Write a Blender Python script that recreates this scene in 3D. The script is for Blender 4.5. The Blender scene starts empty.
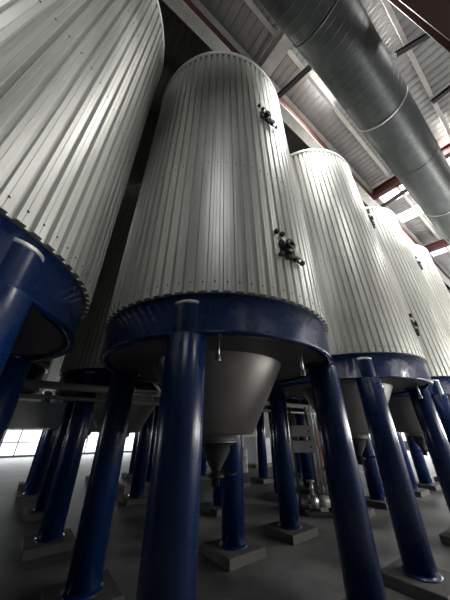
import bpy, bmesh, math, random
from mathutils import Vector, Matrix
random.seed(7)
C = bpy.context.scene.collection
PI = math.pi
UD = Vector((1, 0, 0)); WD = Vector((0, 1, 0))     # along the tank rows / across the hall
ROW = 0.0; VIEW = math.radians(36.56)                # the camera looks 36.56 degrees off the cross direction
def XY(x, y, z=0): return Matrix.Rotation(-VIEW, 3, 'Z') @ Vector((x, y, z))   # right / ahead of the standpoint
def P(u, w, z=0): return UD*u + WD*w + Vector((0, 0, z))

# ------------------------------------------------------------------ materials
def mat(name, col, rough=.5, metal=0, var=.0, vscale=6, bump=0, bscale=60, coat=0, stretch=(1,1,1), spec=.5):
    m = bpy.data.materials.new(name); m.use_nodes = True
    nt = m.node_tree; b = nt.nodes['Principled BSDF']
    b.inputs['Roughness'].default_value = rough; b.inputs['Metallic'].default_value = metal
    b.inputs['Base Color'].default_value = (*col, 1)
    b.inputs['Specular IOR Level'].default_value = spec
    if coat:
        b.inputs['Coat Weight'].default_value = coat; b.inputs['Coat Roughness'].default_value = .12
    tc = nt.nodes.new('ShaderNodeTexCoord'); mp = nt.nodes.new('ShaderNodeMapping')
    mp.inputs['Scale'].default_value = stretch
    nt.links.new(tc.outputs['Object'], mp.inputs['Vector'])
    if var:
        n = nt.nodes.new('ShaderNodeTexNoise'); n.inputs['Scale'].default_value = vscale; n.inputs['Detail'].default_value = 6
        n.inputs['Roughness'].default_value = .65
        r = nt.nodes.new('ShaderNodeMapRange'); r.inputs[1].default_value = .3; r.inputs[2].default_value = .7
        r.inputs[3].default_value = 1-var; r.inputs[4].default_value = 1+var
        mx = nt.nodes.new('ShaderNodeVectorMath'); mx.operation = 'SCALE'; mx.inputs[0].default_value = col
        nt.links.new(mp.outputs[0], n.inputs['Vector']); nt.links.new(n.outputs['Fac'], r.inputs[0])
        nt.links.new(r.outputs[0], mx.inputs['Scale']); nt.links.new(mx.outputs[0], b.inputs['Base Color'])
        r2 = nt.nodes.new('ShaderNodeMapRange'); r2.inputs[1].default_value = .3; r2.inputs[2].default_value = .7
        r2.inputs[3].default_value = max(.05, rough-.08); r2.inputs[4].default_value = min(1, rough+.08)
        nt.links.new(n.outputs['Fac'], r2.inputs[0]); nt.links.new(r2.outputs[0], b.inputs['Roughness'])
    if bump:
        n2 = nt.nodes.new('ShaderNodeTexNoise'); n2.inputs['Scale'].default_value = bscale; n2.inputs['Detail'].default_value = 4
        bp = nt.nodes.new('ShaderNodeBump'); bp.inputs['Strength'].default_value = bump; bp.inputs['Distance'].default_value = .02
        nt.links.new(mp.outputs[0], n2.inputs['Vector']); nt.links.new(n2.outputs['Fac'], bp.inputs['Height'])
        nt.links.new(bp.outputs[0], b.inputs['Normal'])
    return m
def glow(name, col, s):
    m = bpy.data.materials.new(name); m.use_nodes = True; b = m.node_tree.nodes['Principled BSDF']
    b.inputs['Base Color'].default_value = (.8, .8, .8, 1); b.inputs['Roughness'].default_value = .3
    b.inputs['Emission Color'].default_value = (*col, 1); b.inputs['Emission Strength'].default_value = s
    return m
M_clad = mat('ribbed aluminium', (.62, .63, .60), .40, .6, .08, 3, .05, 40, stretch=(1, 1, .25))
M_screw_shade = mat('dark screw and valley shade', (.05, .05, .05), .6)
M_rim = mat('rim trim', (.72, .73, .71), .45, .6, .08, 5)
M_blue = mat('blue gloss paint', (.001, .014, .068), .28, 0, .05, 2, coat=.1, spec=.4)
M_cone = mat('dull stainless', (.22, .215, .205), .45, .5, .12, 4, .03, 30)
M_plate = mat('bottom plate', (.10, .098, .095), .5, .4, .15, 4)  # darkened below its grey: shade under the ring put into the colour
M_dark = mat('dark steel', (.03, .03, .032), .5, .4, .15, 10)
M_steel = mat('pipe steel', (.42, .43, .42), .35, .8, .12, 8)
M_white = mat('white paint', (.62, .62, .60), .45, 0, .1, 6)
M_redbrown = mat('red oxide paint', (.075, .02, .016), .6, 0, .25, 4)
M_cream = mat('cream paint and lit rafter', (.58, .57, .54), .6, 0, .15, 4)
M_duct = mat('spiral duct galvanised', (.085, .094, .096), .42, .6, .16, 4, .04, 30)
M_roof = mat('roof sheet', (.36, .365, .365), .55, .25, .15, 2)
M_roof_shade = mat('roof sheet in painted shade', (.05, .047, .043), .8, 0, .2, 2)  # roof shade beyond the girder, put into a darker sheet colour
M_wall = mat('wall sheet', (.20, .20, .19), .75, 0, .2, 1.5)
M_grey = mat('grey machine paint', (.30, .30, .29), .5, .1, .12, 5)
M_red = mat('red paint', (.35, .03, .025), .45, 0, .1, 6)
M_conc = mat('footing concrete', (.06, .06, .058), .85, 0, .25, 8, .2, 80)
M_sack = mat('white woven sack', (.65, .65, .66), .8, 0, .08, 10, .2, 60)
M_day = glow('daylight glazing', (.93, .97, 1.0), 2.0)
M_sky = glow('translucent roof sheet', (1.0, .98, .95), 5)
M_tube = glow('lit tube', (1, 1, 1), 8)

def floor_mat():
    m = bpy.data.materials.new('sealed concrete floor'); m.use_nodes = True; nt = m.node_tree; b = nt.nodes['Principled BSDF']
    tc = nt.nodes.new('ShaderNodeTexCoord')
    n1 = nt.nodes.new('ShaderNodeTexNoise'); n1.inputs['Scale'].default_value = .9; n1.inputs['Detail'].default_value = 8; n1.inputs['Roughness'].default_value = .7
    n2 = nt.nodes.new('ShaderNodeTexNoise'); n2.inputs['Scale'].default_value = 40; n2.inputs['Detail'].default_value = 3
    cr = nt.nodes.new('ShaderNodeValToRGB')
    cr.color_ramp.elements[0].position = .3; cr.color_ramp.elements[0].color = (.050, .052, .058, 1)
    cr.color_ramp.elements[1].position = .72; cr.color_ramp.elements[1].color = (.27, .265, .26, 1)
    mx = nt.nodes.new('ShaderNodeMix'); mx.data_type = 'RGBA'; mx.blend_type = 'MULTIPLY'; mx.inputs[0].default_value = .35
    nt.links.new(tc.outputs['Object'], n1.inputs['Vector']); nt.links.new(tc.outputs['Object'], n2.inputs['Vector'])
    nt.links.new(n1.outputs['Fac'], cr.inputs[0]); nt.links.new(cr.outputs[0], mx.inputs[6]); nt.links.new(n2.outputs['Color'], mx.inputs[7])
    nt.links.new(mx.outputs[2], b.inputs['Base Color'])
    r = nt.nodes.new('ShaderNodeMapRange'); r.inputs[3].default_value = .38; r.inputs[4].default_value = .7
    nt.links.new(n1.outputs['Fac'], r.inputs[0]); nt.links.new(r.outputs[0], b.inputs['Roughness'])
    bp = nt.nodes.new('ShaderNodeBump'); bp.inputs['Strength'].default_value = .12; bp.inputs['Distance'].default_value = .01
    nt.links.new(n2.outputs['Fac'], bp.inputs['Height']); nt.links.new(bp.outputs[0], b.inputs['Normal'])
    return m
M_floor = floor_mat()

# ------------------------------------------------------------------ mesh helpers
def lathe(bm, prof, seg=48, c=(0, 0, 0), mi=0, smooth=True, closed=False):
    rings = []
    for r, z in prof:
        if r < 1e-5: rings.append([bm.verts.new((c[0], c[1], c[2]+z))])
        else: rings.append([bm.verts.new((c[0]+r*math.cos(2*PI*i/seg), c[1]+r*math.sin(2*PI*i/seg), c[2]+z)) for i in range(seg)])
    prs = list(zip(rings, rings[1:]))
    if closed: prs.append((rings[-1], rings[0]))
    for a, b in prs:
        for i in range(seg):
            j = (i+1) % seg
            vs = [a[i % len(a)], a[j % len(a)], b[j % len(b)], b[i % len(b)]]
            u = []
            for v in vs:
                if v not in u: u.append(v)
            if len(u) > 2:
                f = bm.faces.new(u); f.smooth = smooth; f.material_index = mi
def tube(bm, pts, r, seg=12, caps=True, mi=0):
    pts = [Vector(p) for p in pts]; rings = []
    n = len(pts); rs = r if isinstance(r, (list, tuple)) else [r]*n
    ref = None
    for k, p in enumerate(pts):
        d = (pts[min(k+1, n-1)]-pts[max(k-1, 0)]).normalized()
        if ref is None:
            ref = Vector((0, 0, 1)) if abs(d.z) < .9 else Vector((1, 0, 0))
        x = (ref - d*ref.dot(d)).normalized(); y = d.cross(x); ref = x
        rings.append([bm.verts.new(p+(x*math.cos(2*PI*i/seg)+y*math.sin(2*PI*i/seg))*rs[k]) for i in range(seg)])
    for a, b in zip(rings, rings[1:]):
        for i in range(seg):
            j = (i+1) % seg; f = bm.faces.new((a[i], a[j], b[j], b[i])); f.smooth = True; f.material_index = mi
    if caps:
        bm.faces.new(rings[0][::-1]).material_index = mi; bm.faces.new(rings[-1]).material_index = mi
def box(bm, c, s, rz=0, ax=None, bev=0, mi=0):
    """box centred at c; ax gives three axis vectors"""
    c = Vector(c)
    if ax is None: ax = (Vector((math.cos(rz), math.sin(rz), 0)), Vector((-math.sin(rz), math.cos(rz), 0)), Vector((0, 0, 1)))
    vs = [bm.verts.new(c+ax[0]*(s[0]/2*i)+ax[1]*(s[1]/2*j)+ax[2]*(s[2]/2*k)) for i in (-1, 1) for j in (-1, 1) for k in (-1, 1)]
    fs = [bm.faces.new([vs[i] for i in q]) for q in ((0,1,3,2),(4,6,7,5),(0,4,5,1),(2,3,7,6),(0,2,6,4),(1,5,7,3))]
    for f in fs: f.material_index = mi
    if bev:
        es = list({e for f in fs for e in f.edges})
        bmesh.ops.bevel(bm, geom=es, offset=bev, segments=2, affect='EDGES', profile=.5)
def obj(name, bm, m, parent=None, loc=None):
    bmesh.ops.recalc_face_normals(bm, faces=bm.faces[:])
    me = bpy.data.meshes.new(name); bm.to_mesh(me); bm.free()
    for x in (m if isinstance(m, (list, tuple)) else [m]): me.materials.append(x)
    o = bpy.data.objects.new(name, me); C.objects.link(o)
    if parent: o.parent = parent
    if loc is not None: o.location = loc
    return o
def tag(o, label, cat, group=None):
    o['label'] = label; o['category'] = cat
    if group: o['group'] = group
    return o
def thing(name, label, cat, loc=(0, 0, 0), rz=0, group=None):
    o = bpy.data.objects.new(name, None); C.objects.link(o); o.location = loc; o.rotation_euler = (0, 0, rz)
    o.empty_display_size = .2
    return tag(o, label, cat, group)
def struct(o): o['kind'] = 'structure'; return o
def B(): return bmesh.new()
def ibeam(bm, a, b, h, w, tf, tw, up=Vector((0, 0, 1)), mi_f=0, mi_w=0):
    a = Vector(a); b = Vector(b); d = (b-a); L = d.length; d.normalize()
    up = (up-d*up.dot(d)).normalized(); s = d.cross(up)
    c = (a+b)/2
    box(bm, c, (L, tw, h-2*tf), ax=(d, s, up), mi=mi_w)
    for k in (-1, 1): box(bm, c+up*k*(h/2-tf/2), (L, w, tf), ax=(d, s, up), mi=mi_f)

# ------------------------------------------------------------------ the hall
U0, U1, W0, W1 = -9, 31, -5, 25
RIDGE = 10.0
def zr(w): return 10.55 + .10*w if w < RIDGE else 10.55 + .10*RIDGE - .10*(w-RIDGE)
bm = B(); vs = [bm.verts.new(P(*q)) for q in ((U0, W0), (U1, W0), (U1, W1), (U0, W1))]; bm.faces.new(vs)
struct(obj('floor', bm, M_floor))
SKY = [(2.9, 5.7, -.6, .75), (9.35, 10.5, W0, 1.9), (11.5, 12.3, W0, 1.9), (15.5, 16.7, W0, 1.9), (21, 22.2, W0, 1.9)]
# corrugated roof sheeting, left open where the translucent sheets lie
def roof_part(bm, ua, ub, ws=(W0, 1.9, RIDGE, W1)):
    n = max(1, round((ub-ua)/.22)); p = (ub-ua)/n; prof = []
    for i in range(n):
        prof += [(ua+i*p, 0), (ua+(i+.45)*p, 0), (ua+(i+.55)*p, .015), (ua+(i+.9)*p, .015)]
    prof.append((ub, 0))
    g = [[bm.verts.new(P(u, w, zr(w)+dz)) for w in ws] for u, dz in prof]
    for a, b in zip(g, g[1:]):
        for k in range(len(ws)-1): bm.faces.new((a[k], b[k], b[k+1], a[k+1])).material_index = 0 if ws[k+1] < 2 else 1  # darker slot past the girder is painted shade
bm = B(); cur = U0
for a, b, wa, wb in SKY:
    roof_part(bm, cur, a); roof_part(bm, a, b, (wb, 1.9, RIDGE, W1) if wb < 1.8 else (wb, RIDGE, W1)); cur = b
    if wa > W0: roof_part(bm, a, b, (W0, wa))
roof_part(bm, cur, U1)
struct(obj('ceiling', bm, [M_roof, M_roof_shade]))
nwin = 0
def window(bm, m=M_day):
    global nwin
    nwin += 1; return struct(obj('window_%d' % nwin, bm, m))
for a, b, wa, wb in SKY:
    bm = B()
    ws = [wa, wb]; n = round((b-a)/.2); g = []
    for i in range(n+1):
        u = a+(b-a)*i/n; g.append([bm.verts.new(P(u, w, zr(w)+.02*(1+math.cos(i*PI)))) for w in ws])
    for x, y in zip(g, g[1:]): bm.faces.new((x[0], y[0], y[1], x[1]))
    window(bm, M_sky)
def wall(name, p, q, holes, ztop=12.0):
    """vertical wall from p to q (u,w) with rectangular holes (s0,s1,z0,z1); glazing with mullions fills the holes"""
    p3, q3 = P(*p), P(*q); d = (q3-p3); L = d.length; d.normalize(); nrm = d.cross(Vector((0, 0, 1)))
    bm = B(); xs = sorted({0, L, *[h[0] for h in holes], *[h[1] for h in holes]}); zs = sorted({0, ztop, *[h[2] for h in holes], *[h[3] for h in holes]})
    for x0, x1 in zip(xs, xs[1:]):
        for z0, z1 in zip(zs, zs[1:]):
            xm, zm = (x0+x1)/2, (z0+z1)/2
            if any(h[0] < xm < h[1] and h[2] < zm < h[3] for h in holes): continue
            box(bm, p3+d*xm+Vector((0, 0, zm))+nrm*.1, (x1-x0, .2, z1-z0), ax=(d, nrm, Vector((0, 0, 1))))
    bmesh.ops.remove_doubles(bm, verts=bm.verts[:], dist=1e-4)
    struct(obj(name, bm, M_wall))
    for s0, s1, z0, z1 in holes:
        bm = B(); box(bm, p3+d*(s0+s1)/2+Vector((0, 0, (z0+z1)/2))+nrm*.12, (s1-s0, .02, z1-z0), ax=(d, nrm, Vector((0, 0, 1))))
        wo = window(bm)
        bm = B(); k = max(1, round((s1-s0)/1.5))
        for i in range(k+1):
            box(bm, p3+d*(s0+(s1-s0)*i/k)+Vector((0, 0, (z0+z1)/2))+nrm*.07, (.07, .07, z1-z0), ax=(d, nrm, Vector((0, 0, 1))))
        for zz in (z0+.035, (z0+z1)/2, z1-.035):
            box(bm, p3+d*(s0+s1)/2+Vector((0, 0, zz))+nrm*.07, (s1-s0, .06, .06), ax=(d, nrm, Vector((0, 0, 1))))
        fo = obj('window_frame', bm, M_grey, wo)
wall('wall_back', (U1, W1), (U0, W1), [(22, 32.5, .05, 1.75), (12, 19, .6, 1.9)])
wall('wall_right', (U1, W0), (U1, W1), [(1.5, 7.5, .7, 3.6), (10, 17, .7, 3.6), (19, 26, .7, 3.6)])
wall('wall_front', (U0, W0), (U1, W0), [(15.5, 18.5, 1.0, 3.2), (24, 38.5, 1.0, 4.2)])  # nearer window is added, unseen, to light the floor and legs
wall('wall_left', (U0, W1), (U0, W0), [(2, 8, 1, 4), (15.0, 16.8, .6, 3.0)])  # narrow window is added, unseen, to light the box duct

# ------------------------------------------------------------------ tanks
R = 1.566; ZB, ZT = 2.785, 8.62; ZS = 2.37; NR = 82; FOOT = .12
RL = 1.435; LR = .176
LEG0 = -PI/2 - math.radians(9.5) - VIEW            # world angle of the first (front) leg
SP = 3.357
def tank_centre(row, k): return P(2.0+SP*k-.127*row, 2.882+3.955*row)
def make_tank():
    t = thing('storage_tank', 'x', 'tank')
    # cladding: one sheet of trapezoidal ribs bent round the shell
    bm = B(); prof = []
    for i in range(NR):
        a = 2*PI/NR
        for f, dr in ((0, 0), (.22, 0), (.24, -.004), (.27, -.004), (.29, 0), (.58, 0), (.64, -.032), (.94, -.032)): prof.append(((i+f)*a, R+dr))
    lv = [ZB, ZB+1.95, ZB+3.9, ZT]
    rings = [[bm.verts.new((r*math.cos(a), r*math.sin(a), z)) for a, r in prof] for z in lv]
    n = len(prof)
    for x, y in zip(rings, rings[1:]):
        for i in range(n): bm.faces.new((x[i], x[(i+1) % n], y[(i+1) % n], y[i]))
    # inner return at the bottom edge
    inner = [bm.verts.new(((R-.06)*math.cos(a), (R-.06)*math.sin(a), ZB)) for a, r in prof]
    for i in range(n): bm.faces.new((rings[0][i], inner[i], inner[(i+1) % n], rings[0][(i+1) % n]))
    for z in (ZB+.10, ZB+2.0, ZB+3.9):
        for i in range(NR):
            a = (i+.3)*2*PI/NR; c = Vector((R*math.cos(a), R*math.sin(a), z))
            e = Vector((-math.sin(a), math.cos(a), 0)); o_ = Vector((math.cos(a), math.sin(a), 0)); q = []
            for k in range(6):
                q.append(bm.verts.new(c+e*.010*math.cos(k*PI/3)+Vector((0, 0, .010*math.sin(k*PI/3)))+o_*.001))
            tp = bm.verts.new(c+o_*.009)
            for k in range(6): bm.faces.new((q[k], q[(k+1) % 6], tp)).material_index = 1
    for i in range(NR):                                   # dark patches in the rib valleys: painted shade under the rim trim
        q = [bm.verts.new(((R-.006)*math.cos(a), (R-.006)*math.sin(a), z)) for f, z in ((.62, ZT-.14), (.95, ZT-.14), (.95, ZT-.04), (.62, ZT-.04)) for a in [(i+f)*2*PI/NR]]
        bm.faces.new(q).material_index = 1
    obj('cladding', bm, [M_clad, M_screw_shade], t)
    bm = B(); lathe(bm, [(R-.05, ZT-.05), (R+.012, ZT-.05), (R+.018, ZT-.045), (R+.018, ZT+.05), (R+.01, ZT+.06), (R-.1, ZT+.06)], 96)
    obj('rim_trim', bm, M_rim, t)
    bm = B(); lathe(bm, [(R-.08, ZT+.05), (R-.2, ZT+.10), (.3, ZT+.42), (.3, ZT+.52), (0, ZT+.52)], 64)
    obj('roof_lid', bm, M_rim, t)
    # blue ring skirt with bottom flange
    bm = B(); r1 = 1.52
    lathe(bm, [(r1, ZB-.01), (r1, ZS+.03), (r1+.012, ZS+.03), (r1+.012, ZS), (r1-.07, ZS), (r1-.07, ZS+.02), (r1-.012, ZS+.02), (r1-.012, ZB-.01)], 128, smooth=False, closed=True)
    for f in bm.faces: f.smooth = abs(f.normal.z) < .5
    sk = obj('support_ring', bm, M_blue, t)
    # legs
    for q in range(4):
        a = LEG0+q*PI/2; cx, cy = RL*math.cos(a), RL*math.sin(a)
        bm = B()
        lathe(bm, [(0, 0), (LR, 0), (LR, ZS-.012-FOOT), (LR-.012, ZS-FOOT), (0, ZS-FOOT)], 40)
        leg = obj('leg', bm, M_blue, t, (cx, cy, FOOT))
        bm = B()
        lathe(bm, [(LR-.005, .0), (LR+.035, .0), (LR+.035, .012), (LR+.012, .016), (LR+.003, .03), (LR-.005, .03)], 40)
        obj('base_flange', bm, M_blue, leg)
        pd = (-.054*math.cos(a), -.054*math.sin(a), 0)
        bm = B(); lathe(bm, [(LR-.03, ZS-FOOT), (LR-.002, ZS-FOOT), (LR, ZS+.003-FOOT), (LR, ZS+.01-FOOT), (LR, 2.66-FOOT), (LR, 2.667-FOOT), (LR-.002, 2.67-FOOT), (LR-.03, 2.67-FOOT)], 40, pd, closed=True); obj('ring_pad', bm, M_blue, leg)
        bm = B(); lathe(bm, [(LR-.03, 2.672-FOOT), (LR+.002, 2.672-FOOT), (LR+.002, 2.70-FOOT), (LR-.02, 2.71-FOOT), (0, 2.715-FOOT)], 40, pd); obj('crescent_cap', bm, M_rim, leg)  # pale cap added; the bright crescent is put into its colour
    # flat bottom plate and hopper cone
    bm = B(); lathe(bm, [(1.462, ZS+.05), (1.462, ZS+.035), (.90, ZS+.035), (.90, ZS+.05)], 96, smooth=False, closed=True)
    obj('bottom_plate', bm, M_plate, t)
    bm = B()
    lathe(bm, [(.90, ZS+.06), (.90, ZS+.03), (.47, 1.60), (.45, 1.585), (.26, 1.575), (.26, 1.5)], 72)
    co = obj('hopper_cone', bm, M_cone, t)
    bm = B()
    lathe(bm, [(.27, 1.52), (.17, 1.45), (.17, 1.40), (.06, 1.22), (.06, 1.17), (.10, 1.17), (.10, 1.14), (.05, 1.14), (.05, 1.06), (0, 1.06)], 36)
    v = obj('outlet_funnel', bm, M_dark, t)
    bm = B(); tube(bm, [(0, -.03, 1.2), (0, -.26, 1.2)], .012, 8); lathe(bm, [(.075, -.012), (.09, 0), (.075, .012), (.06, 0)], 16, (0, -.26, 1.2), closed=True)
    obj('valve_handle', bm, M_dark, v)
    # thin drop pipes below the ring
    for a_, l_ in ((math.radians(-88)-VIEW, .30), (math.radians(-42)-VIEW, .38)):
        bm = B(); x, y = 1.28*math.cos(a_), 1.28*math.sin(a_)
        tube(bm, [(x, y, ZS+.04), (x, y, ZS-l_*.6)], .017, 10); lathe(bm, [(.026, 0), (.026, .05), (.017, .06)], 10, (x, y, ZS-l_*.6))
        obj('drop_pipe', bm, M_steel, t)
    # nozzles on the shell; meshes face +X, turned round the axis per tank
    for z, kind in ((3.49+.02, 0), (6.50, 1)):
        bm = B()
        ax = Matrix.Rotation(PI/2, 4, 'Y')
        b2 = B(); lathe(b2, [(.12, -.03), (.12, .015), (.095, .02), (.095, .035), (.05, .035), (.05, .07), (.07, .07), (.07, .085), (.035, .085), (.035, .03), (0, .03)], 28)
        b2.transform(Matrix.Translation((R, 0, 0)) @ ax)
        me = bpy.data.meshes.new('t'); b2.to_mesh(me); b2.free(); bm.from_mesh(me); bpy.data.meshes.remove(me)
        for s in (-.16, -.07): box(bm, (R+.03, s, .15), (.05, .04, .04))
        for s in (-.13, -.02, .09, .2): box(bm, (R+.03, s, -.17), (.05, .04, .04))
        box(bm, (R+.02, .035, -.17), (.02, .38, .018))
        nz = obj('inspection_nozzle', bm, M_dark, t); nz.location = (0, 0, z)
        bm = B(); box(bm, (R+.05, .09, -.115), (.06, .11, .08), bev=.006); obj('junction_box', bm, M_white, nz)
    return t
proto = make_tank(); used = [False]
def copy_tree(o, parent=None):
    c = o.copy(); C.objects.link(c)
    if parent: c.parent = parent
    for ch in o.children: copy_tree(ch, c)
    return c
TANKS = [
 (0, -1, 'nearest silver ribbed tank cropped by the left edge, standing on blue legs', 200, 'the nearest left-edge tank'),
 (0, 0, 'large central silver ribbed tank with blue ring on four blue legs', 32, 'the central tank'),
 (0, 1, 'silver ribbed tank just right of the central tank in the front row', 50, 'the tank right of the central one'),
 (0, 2, 'brightly lit ribbed tank partly behind the first tank right of the central tank', 44, 'the brightly lit third tank'),
 (0, 3, 'overexposed white ribbed tank at far right, last tank seen in the front row', 50, 'the far right front-row tank'),
 (1, -1, 'shadowed second-row tank whose blue legs show behind the nearest left tank', 40, 'the shadowed tank behind the left-edge tank'),
 (1, 0, 'dark second-row tank with grey cone seen between two left legs of the central tank', 40, 'the second-row tank left of the front blue leg'),
 (1, 1, 'dark second-row tank hidden straight behind the central tank, its legs showing below the cone', 40, 'the tank straight behind the central one'),
 (1, 2, 'second-row tank behind the tank right of centre, seen between the blue legs', 40, 'the second-row tank right of the central cone'),
 (2, 0, 'distant third-row tank with lit blue legs at far left by bright windows', 40, 'the far left third-row tank'),
 (2, 1, 'distant third-row tank on blue legs, beyond the dark grey cone left of centre', 40, 'the third-row tank left of centre'),
]
LEGN = ['front', 'right', 'back', 'left']
bm = B(); box(bm, (0, 0, FOOT/2), (.68, .68, FOOT), bev=.012)
foot0 = obj('concrete_footing', bm, M_conc); fused = False
for row, k, lab, nz, ph in TANKS:
    t = proto if not used[0] else copy_tree(proto)
    used[0] = True
    c = tank_centre(row, k); t.location = c; tag(t, lab, 'tank', 'blue-legged storage tanks in rows')
    for ch in t.children:
        if ch.name.startswith('inspection_nozzle'): ch.rotation_euler = (0, 0, -PI/2+math.radians(nz)-VIEW)
    for q in range(4):
        a = LEG0+q*PI/2
        f = foot0 if not fused else foot0.copy()
        if fused: C.objects.link(f)
        fused = True
        f.location = c+Vector((RL*math.cos(a), RL*math.sin(a), 0)); f.rotation_euler = (0, 0, ROW)
        tag(f, 'concrete footing under the %s leg of %s' % (LEGN[q], ph), 'footing', 'concrete footings under the tank legs')

# ------------------------------------------------------------------ overhead
dz = 1.62+6.55; dr = .52; dw = .06
bm = B(); prof = []; L0, L1 = -7, 30.5; n = int((L1-L0)/.17)
for i in range(n):
    x = L0+(L1-L0)*i/n; prof += [(dr, x), (dr, x+.004), (dr+.003, x+.008), (dr+.003, x+.014), (dr, x+.018), (dr, x+.022)]
lathe(bm, [(0, L0)]+prof+[(0, L1+.03)], 48)
bm.transform(Matrix.Rotation(PI/2, 4, 'Y'))
duct = obj('spiral_duct', bm, M_duct); duct.location = P(0, dw, dz); duct.rotation_euler = (0, 0, ROW)
tag(duct, 'large round grey spiral ventilation duct running under the roof along the aisle', 'duct')
for i in range(7):
    bm = B(); lathe(bm, [(dr, -.02), (dr+.006, -.016), (dr+.012, -.006), (dr+.012, .006), (dr+.006, .016), (dr, .02)], 48)
    bm.transform(Matrix.Rotation(PI/2, 4, 'Y')); j = obj('joint_collar', bm, M_duct, duct); j.location = (-2.2+4.3*i, 0, 0)
for i in range(6):
    bm = B(); x = .2+4.3*i
    lathe(bm, [(dr+.002, -.02), (dr+.014, -.02), (dr+.014, .02), (dr+.002, .02)], 48); bm.transform(Matrix.Rotation(PI/2, 4, 'Y'))
    for s in (-1, 1): tube(bm, [(0, s*(dr+.01), 0), (0, s*(dr+.01), 10.45-dz)], .008, 6)
    j = obj('hanger_strap', bm, M_steel, duct); j.location = (x, 0, 0)
def hbeam(name, a, b, h, w, mats, label, cat, group=None, tf=.03, tw=.02, up=Vector((0, 0, 1))):
    bm = B(); ibeam(bm, a, b, h, w, tf, tw, up, 1 if isinstance(mats, list) else 0, 0)
    return tag(obj(name, bm, mats), label, cat, group)
GZ = 9.93
hbeam('roof_girder', P(-8.8, 1.75, GZ), P(30.8, 1.75, GZ), 1.1, .24, [M_redbrown, M_cream], 'deep red-brown girder with pale lower flange running over the front tank row', 'beam')
FR = [-3.1, 2.5, 9.0, 14.9, 20.9, 26.9]
wh = ['behind the left tank top', 'crossing above the near end of the duct, painted pale as lit', 'beyond the central tank beside the bright roof light', 'in the middle distance past the bright roof lights', 'second last before the far right wall', 'last before the far right wall']
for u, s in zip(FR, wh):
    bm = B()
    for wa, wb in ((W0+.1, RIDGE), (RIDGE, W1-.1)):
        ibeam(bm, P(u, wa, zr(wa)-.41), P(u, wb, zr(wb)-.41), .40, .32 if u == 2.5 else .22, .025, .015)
    tag(obj('rafter', bm, M_cream if u == 2.5 else M_redbrown), ('wide pale' if u == 2.5 else 'red-brown')+' steel roof rafter '+s, 'rafter', 'steel roof rafters')  # pale rafter has its lit look put into the paint
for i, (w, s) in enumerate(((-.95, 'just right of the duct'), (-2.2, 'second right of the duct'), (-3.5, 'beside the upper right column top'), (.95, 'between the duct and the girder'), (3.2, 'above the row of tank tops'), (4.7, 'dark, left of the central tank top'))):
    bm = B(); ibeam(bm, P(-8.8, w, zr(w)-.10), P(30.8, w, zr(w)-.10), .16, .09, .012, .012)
    tag(obj('purlin', bm, M_dark if w > 2 else M_cream), 'long '+('dark' if w > 2 else 'pale')+' steel roof purlin '+s, 'purlin', 'roof purlins')  # dark ones past the girder carry the roof shade in their colour
# slanting knee braces
br = [((2.95, 1.6, 9.5), (3.5, .2, 10.1), 'between the girder and duct near the central tank top'),
      ((5.0, -.7, 10.2), (5.5, -1.9, 10.2), 'right of the duct, nearer one'),
      ((7.0, -.9, 10.2), (7.0, -2.1, 10.2), 'right of the duct, farther one'),
      ((9.0, 1.6, 9.5), (9.6, .3, 10.1), 'meeting the far rafter above the second tank')]
for a, b, s in br:
    bm = B(); ibeam(bm, P(*a), P(*b), .12, .10, .012, .012)
    tag(obj('knee_brace', bm, M_dark), 'short dark roof brace '+s, 'brace', 'short dark roof braces')
# red-brown columns on the aisle side
for i, (u, s) in enumerate(((3.43, 'nearest, filling the upper right corner'), (9.0, 'second along the right side'), (14.9, 'third along the right side'))):
    w = -1.08 if i == 0 else -4.4
    bm = B(); a = P(u, w, 0); b = P(u, w, zr(w)-.6); ibeam(bm, a, b, .34, .34, .03, .02, UD, 1, 0)
    box(bm, P(u, w, .015), (.5, .5, .03), ROW)
    tag(obj('steel_column', bm, [M_redbrown, M_redbrown]), 'red-brown steel H column '+s, 'column', 'red-brown steel columns')

# ------------------------------------------------------------------ pipework and floor things
def pipe(name, pts, r, m, label, cat='pipe', group=None, flanges=()):
    bm = B(); tube(bm, pts, r, 14)
    for p, d in flanges:
        p = Vector(p); d = Vector(d).normalized(); tube(bm, [p-d*.02, p+d*.02], r*1.7, 16)
    return tag(obj(name, bm, m), label, cat, group)
pipe('process_pipe', [P(-6, 5.0, 2.28), P(3.0, 5.0, 2.28), P(16, 5.0, 2.28)], .06, M_grey, 'grey horizontal process pipe running between the two tank rows at ring height',
     flanges=[(P(u, 5.0, 2.28), UD) for u in (-2, 1.5, 4.5, 8)])
pipe('process_pipe', [P(-6, 5.25, 2.12), P(16, 5.25, 2.12)], .035, M_steel, 'thin steel pipe running just below the grey process pipe')
for i, (x, y) in enumerate(((2.60, 8.05), (2.69, 8.05), (2.78, 8.06))):
    pipe('riser_pipe', [XY(x, y, .0), XY(x, y, 4.2)], .022, M_steel, ['left', 'middle', 'right'][i]+'most thin vertical pipe of the trio behind the right leg of the central tank', group='thin risers behind the central tank')
for i, (x, y) in enumerate(((4.87, 9.7), (5.07, 9.72))):
    pipe('riser_pipe', [XY(x, y, .0), XY(x, y, 4.2)], .028, M_steel, ['left', 'right'][i]+' pale vertical pipe beside the lit blue leg right of centre', group='pale risers right of centre')


pipe('drain_pipe', [XY(-1.39, 4.6, 3.3), XY(-1.39, 4.6, 2.52), XY(-1.36, 4.6, 2.46), XY(-1.18, 4.6, 2.25), XY(-1.25, 4.6, 2.21), XY(-1.9, 4.6, 2.21)], .028, M_steel, 'bent steel drain pipe between the two left blue legs of the central tank')
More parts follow.
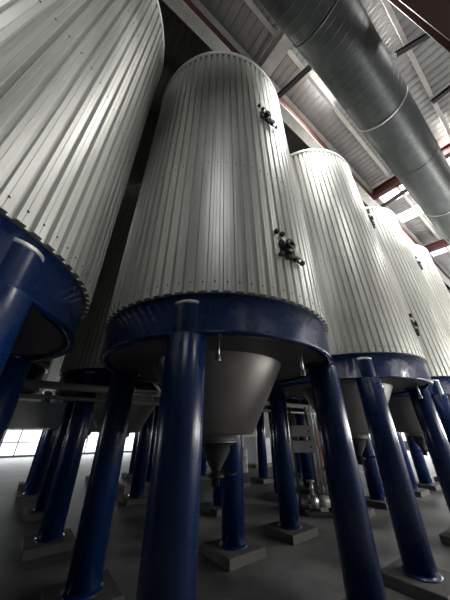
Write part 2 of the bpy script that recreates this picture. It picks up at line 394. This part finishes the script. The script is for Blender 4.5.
# grey box duct between the second and third rows, on thin posts
bd = thing('box_duct', 'grey rectangular box duct on thin posts seen below the left tank ring', 'duct', P(.2, 8.82, 0))
bm = B(); box(bm, (0, 0, 2.0), (2.6, .5, .62), bev=.01)
for x in (-1.2, -.4, .4, 1.2): box(bm, (x, 0, 2.0), (.05, .56, .68))
obj('casing', bm, M_white, bd)  # white in place of grey: missing light put into the colour
for x in (-1.15, 1.15):
    bm = B(); box(bm, (x, 0, .85), (.07, .07, 1.7)); obj('post', bm, M_dark, bd)
bm = B(); tube(bm, [(.35, 0, 2.3), (.35, 0, 2.62)], .16, 20); tube(bm, [(.35, 0, 2.60), (.35, 0, 2.66)], .24, 20); tube(bm, [(.35, 0, 2.66), (.33, 0, 3.2)], .11, 20)
obj('flanged_inlet', bm, M_white, bd)
# instrument stand in the aisle behind the central tank
st = thing('instrument_stand', 'post with two grey control boxes behind the inner right leg of central tank', 'control panel', XY(2.0, 7.2), -VIEW)
bm = B(); box(bm, (-.22, .1, 1.1), (.05, .05, 2.2)); box(bm, (.22, .1, 1.1), (.05, .05, 2.2)); box(bm, (0, .1, .03), (.6, .3, .06)); obj('frame', bm, M_dark, st)
for z in (1.62, 1.27):
    bm = B(); box(bm, (0, 0, z), (.56, .18, .26), bev=.015); cb = obj('control_box', bm, M_grey, st)
    bm = B(); lathe(bm, [(.02, 0), (.02, .03), (0, .03)], 12); bm.transform(Matrix.Translation((.18, -.09, z)) @ Matrix.Rotation(PI/2, 4, 'X')); obj('knob', bm, M_dark, cb)
pm = thing('transfer_pump', 'small steel pump with motor on the floor below the grey control boxes', 'pump', XY(2.05, 6.85), -VIEW)
bm = B(); box(bm, (0, 0, .04), (.5, .3, .08), bev=.01); obj('base_plate', bm, M_dark, pm)
bm = B(); tube(bm, [(0, 0, .24), (.26, 0, .24)], .11, 18); tube(bm, [(.26, 0, .24), (.3, 0, .24)], .09, 18); box(bm, (.12, 0, .11), (.16, .16, .1)); obj('motor', bm, M_grey, pm)
bm = B(); tube(bm, [(-.16, 0, .24), (0, 0, .24)], .13, 20); tube(bm, [(-.08, 0, .3), (-.08, 0, .62)], .04, 12); tube(bm, [(-.08, 0, .6), (-.08, 0, .63)], .08, 14); tube(bm, [(-.3, 0, .24), (-.16, 0, .24)], .045, 12); obj('pump_casing', bm, M_steel, pm)
# white sack slumped on the floor
bm = B(); bmesh.ops.create_icosphere(bm, subdivisions=3, radius=1)
for v in bm.verts:
    n_ = math.sin(v.co.x*5+v.co.y*3)*.06+math.sin(v.co.y*7)*.05
    v.co = Vector((v.co.x*(.42+n_), v.co.y*(.28+n_*.5), max(-.0, (v.co.z*.5+.5)**.7)*(.24+n_)))
for f in bm.faces: f.smooth = True
o = obj('sack', bm, M_sack); o.location = XY(3.05, 8.55); tag(o, 'white sack slumped on the floor left of the right blue leg of central tank', 'sack')
# red rack and tube lamp far behind
rk = thing('red_rack', 'red steel rack far behind, left of the right leg of the central tank', 'rack', XY(4.75, 12.4), -VIEW)
for x in (-.45, .45):
    for y in (-.3, .3):
        bm = B(); box(bm, (x, y, .95), (.06, .06, 1.9)); obj('upright', bm, M_red, rk)
for z in (.25, 1.0, 1.85):
    bm = B(); box(bm, (0, 0, z), (.96, .66, .05)); obj('shelf', bm, M_red, rk)

M_wrap = mat('white wrapping', (.55, .56, .58), .35, 0, .1, 6)
M_wood = mat('pallet wood', (.22, .15, .09), .8, 0, .2, 10)
for i, (x, y, lab) in enumerate(((1.75, 15.2, 'white wrapped pallet load seen right of the cone outlet, far behind'), (-3.9, 16.5, 'white wrapped pallet load far behind, left of the front blue leg'), (5.6, 13.6, 'white wrapped pallet load far behind, right of the red rack'))):
    r_ = thing('wrapped_pallet', lab, 'pallet load', XY(x, y), .2*i, 'wrapped pallet loads')
    bm = B()
    for k in (-.45, 0, .45): box(bm, (0, k, .05), (1.2, .1, .1))
    for k in range(5): box(bm, (-.5+.25*k, 0, .115), (.12, 1.0, .03))
    obj('pallet', bm, M_wood, r_)
    bm = B(); box(bm, (0, 0, .72), (1.1, .95, 1.18), bev=.06); obj('wrapped_load', bm, M_wrap, r_)
for i, (x, y, lab) in enumerate(((.75, 13.2, 'grey steel drum far behind, nearest to the cone outlet'), (2.75, 13.4, 'grey steel drum far behind, beside the inner right leg'))):
    bm = B(); lathe(bm, [(0, 0), (.28, 0), (.29, .01), (.285, .03), (.285, .28), (.295, .3), (.285, .32), (.285, .58), (.295, .6), (.285, .62), (.285, .86), (.29, .88), (.28, .88), (.275, .86), (0, .86)], 32)
    lathe(bm, [(.03, .86), (.03, .88), (0, .88)], 10, (.18, 0, 0))
    o = obj('steel_drum', bm, M_grey); o.location = XY(x, y); tag(o, lab, 'drum', 'grey steel drums')
# ------------------------------------------------------------------ light
w = bpy.data.worlds.new('World'); bpy.context.scene.world = w; w.use_nodes = True
bg = w.node_tree.nodes['Background']; bg.inputs[0].default_value = (.75, .85, 1, 1); bg.inputs[1].default_value = .6
def area(name, loc, tgt, sx, sy, e, col=(1, 1, 1)):
    l = bpy.data.lights.new(name, 'AREA'); l.shape = 'RECTANGLE'; l.size = sx; l.size_y = sy; l.energy = e; l.color = col
    o = bpy.data.objects.new(name, l); C.objects.link(o); o.location = loc
    o.rotation_euler = (Vector(tgt)-Vector(loc)).to_track_quat('-Z', 'Y').to_euler(); return o

area('roof_and_fill_light', P(4.3, .08, zr(0)-.06), P(4.3, .1, 0), 1.2, 2.6, 310, (1, .98, .95))
area('roof_and_fill_light', P(4.8, -3.6, 9.9), P(3.2, 1.5, 4), 1.1, 2.0, 120, (1, .98, .95))  # lamp added on its own, no translucent sheet above it
area('roof_and_fill_light', P(-2.0, -2.6, 9.8), P(-.5, 2, 3.5), 2.0, 2.5, 75)  # unseen fill added behind the standpoint, no roof sheet above it
area('roof_and_fill_light', P(11.9, -.5, zr(-.5)-.1), P(12.5, 3, 6), .8, 3.5, 800, (1, .98, .95))
area('roof_and_fill_light', P(9.9, -.5, zr(-.5)-.1), P(9.9, 0, 0), 4, 1.0, 500, (1, .98, .95))
area('window_and_fill_light', P(30.7, 0, 2.2), P(0, 1, 1), 6, 2.6, 1900)
area('window_and_fill_light', P(30.7, 12, 2.2), P(0, 8, 1), 6, 2.6, 600)
area('window_and_fill_light', P(8, -4.7, 2.1), P(8.2, 4, .2), 2.8, 2.0, 230, (1, .98, .94))  # added together with its window to brighten the right-hand floor
area('window_and_fill_light', P(15, -4.7, 2.6), P(15.5, 4, .3), 7, 2.6, 2300, (1, .97, .9))
area('window_and_fill_light', P(-8.7, 9.1, 1.8), P(0, 8.8, 1.5), 1.7, 2.2, 160, (.95, .98, 1))  # added together with its window to brighten the box duct
area('window_and_fill_light', P(3.7, 24.7, 1.0), P(3.0, 0, .5), 9, 1.6, 260, (.95, .98, 1))

# ------------------------------------------------------------------ camera
cam = bpy.data.cameras.new('Camera'); co = bpy.data.objects.new('Camera', cam); C.objects.link(co)
cam.sensor_fit = 'HORIZONTAL'; cam.sensor_width = 36; cam.lens = 240/450*36; cam.clip_start = .05
co.location = (0, 0, 1.62); co.rotation_euler = (PI/2+math.radians(28.63), 0, -VIEW)
bpy.context.scene.camera = co
vs_ = bpy.context.scene.view_settings
vs_.view_transform = 'Standard'; vs_.look = 'None'; vs_.exposure = -.1
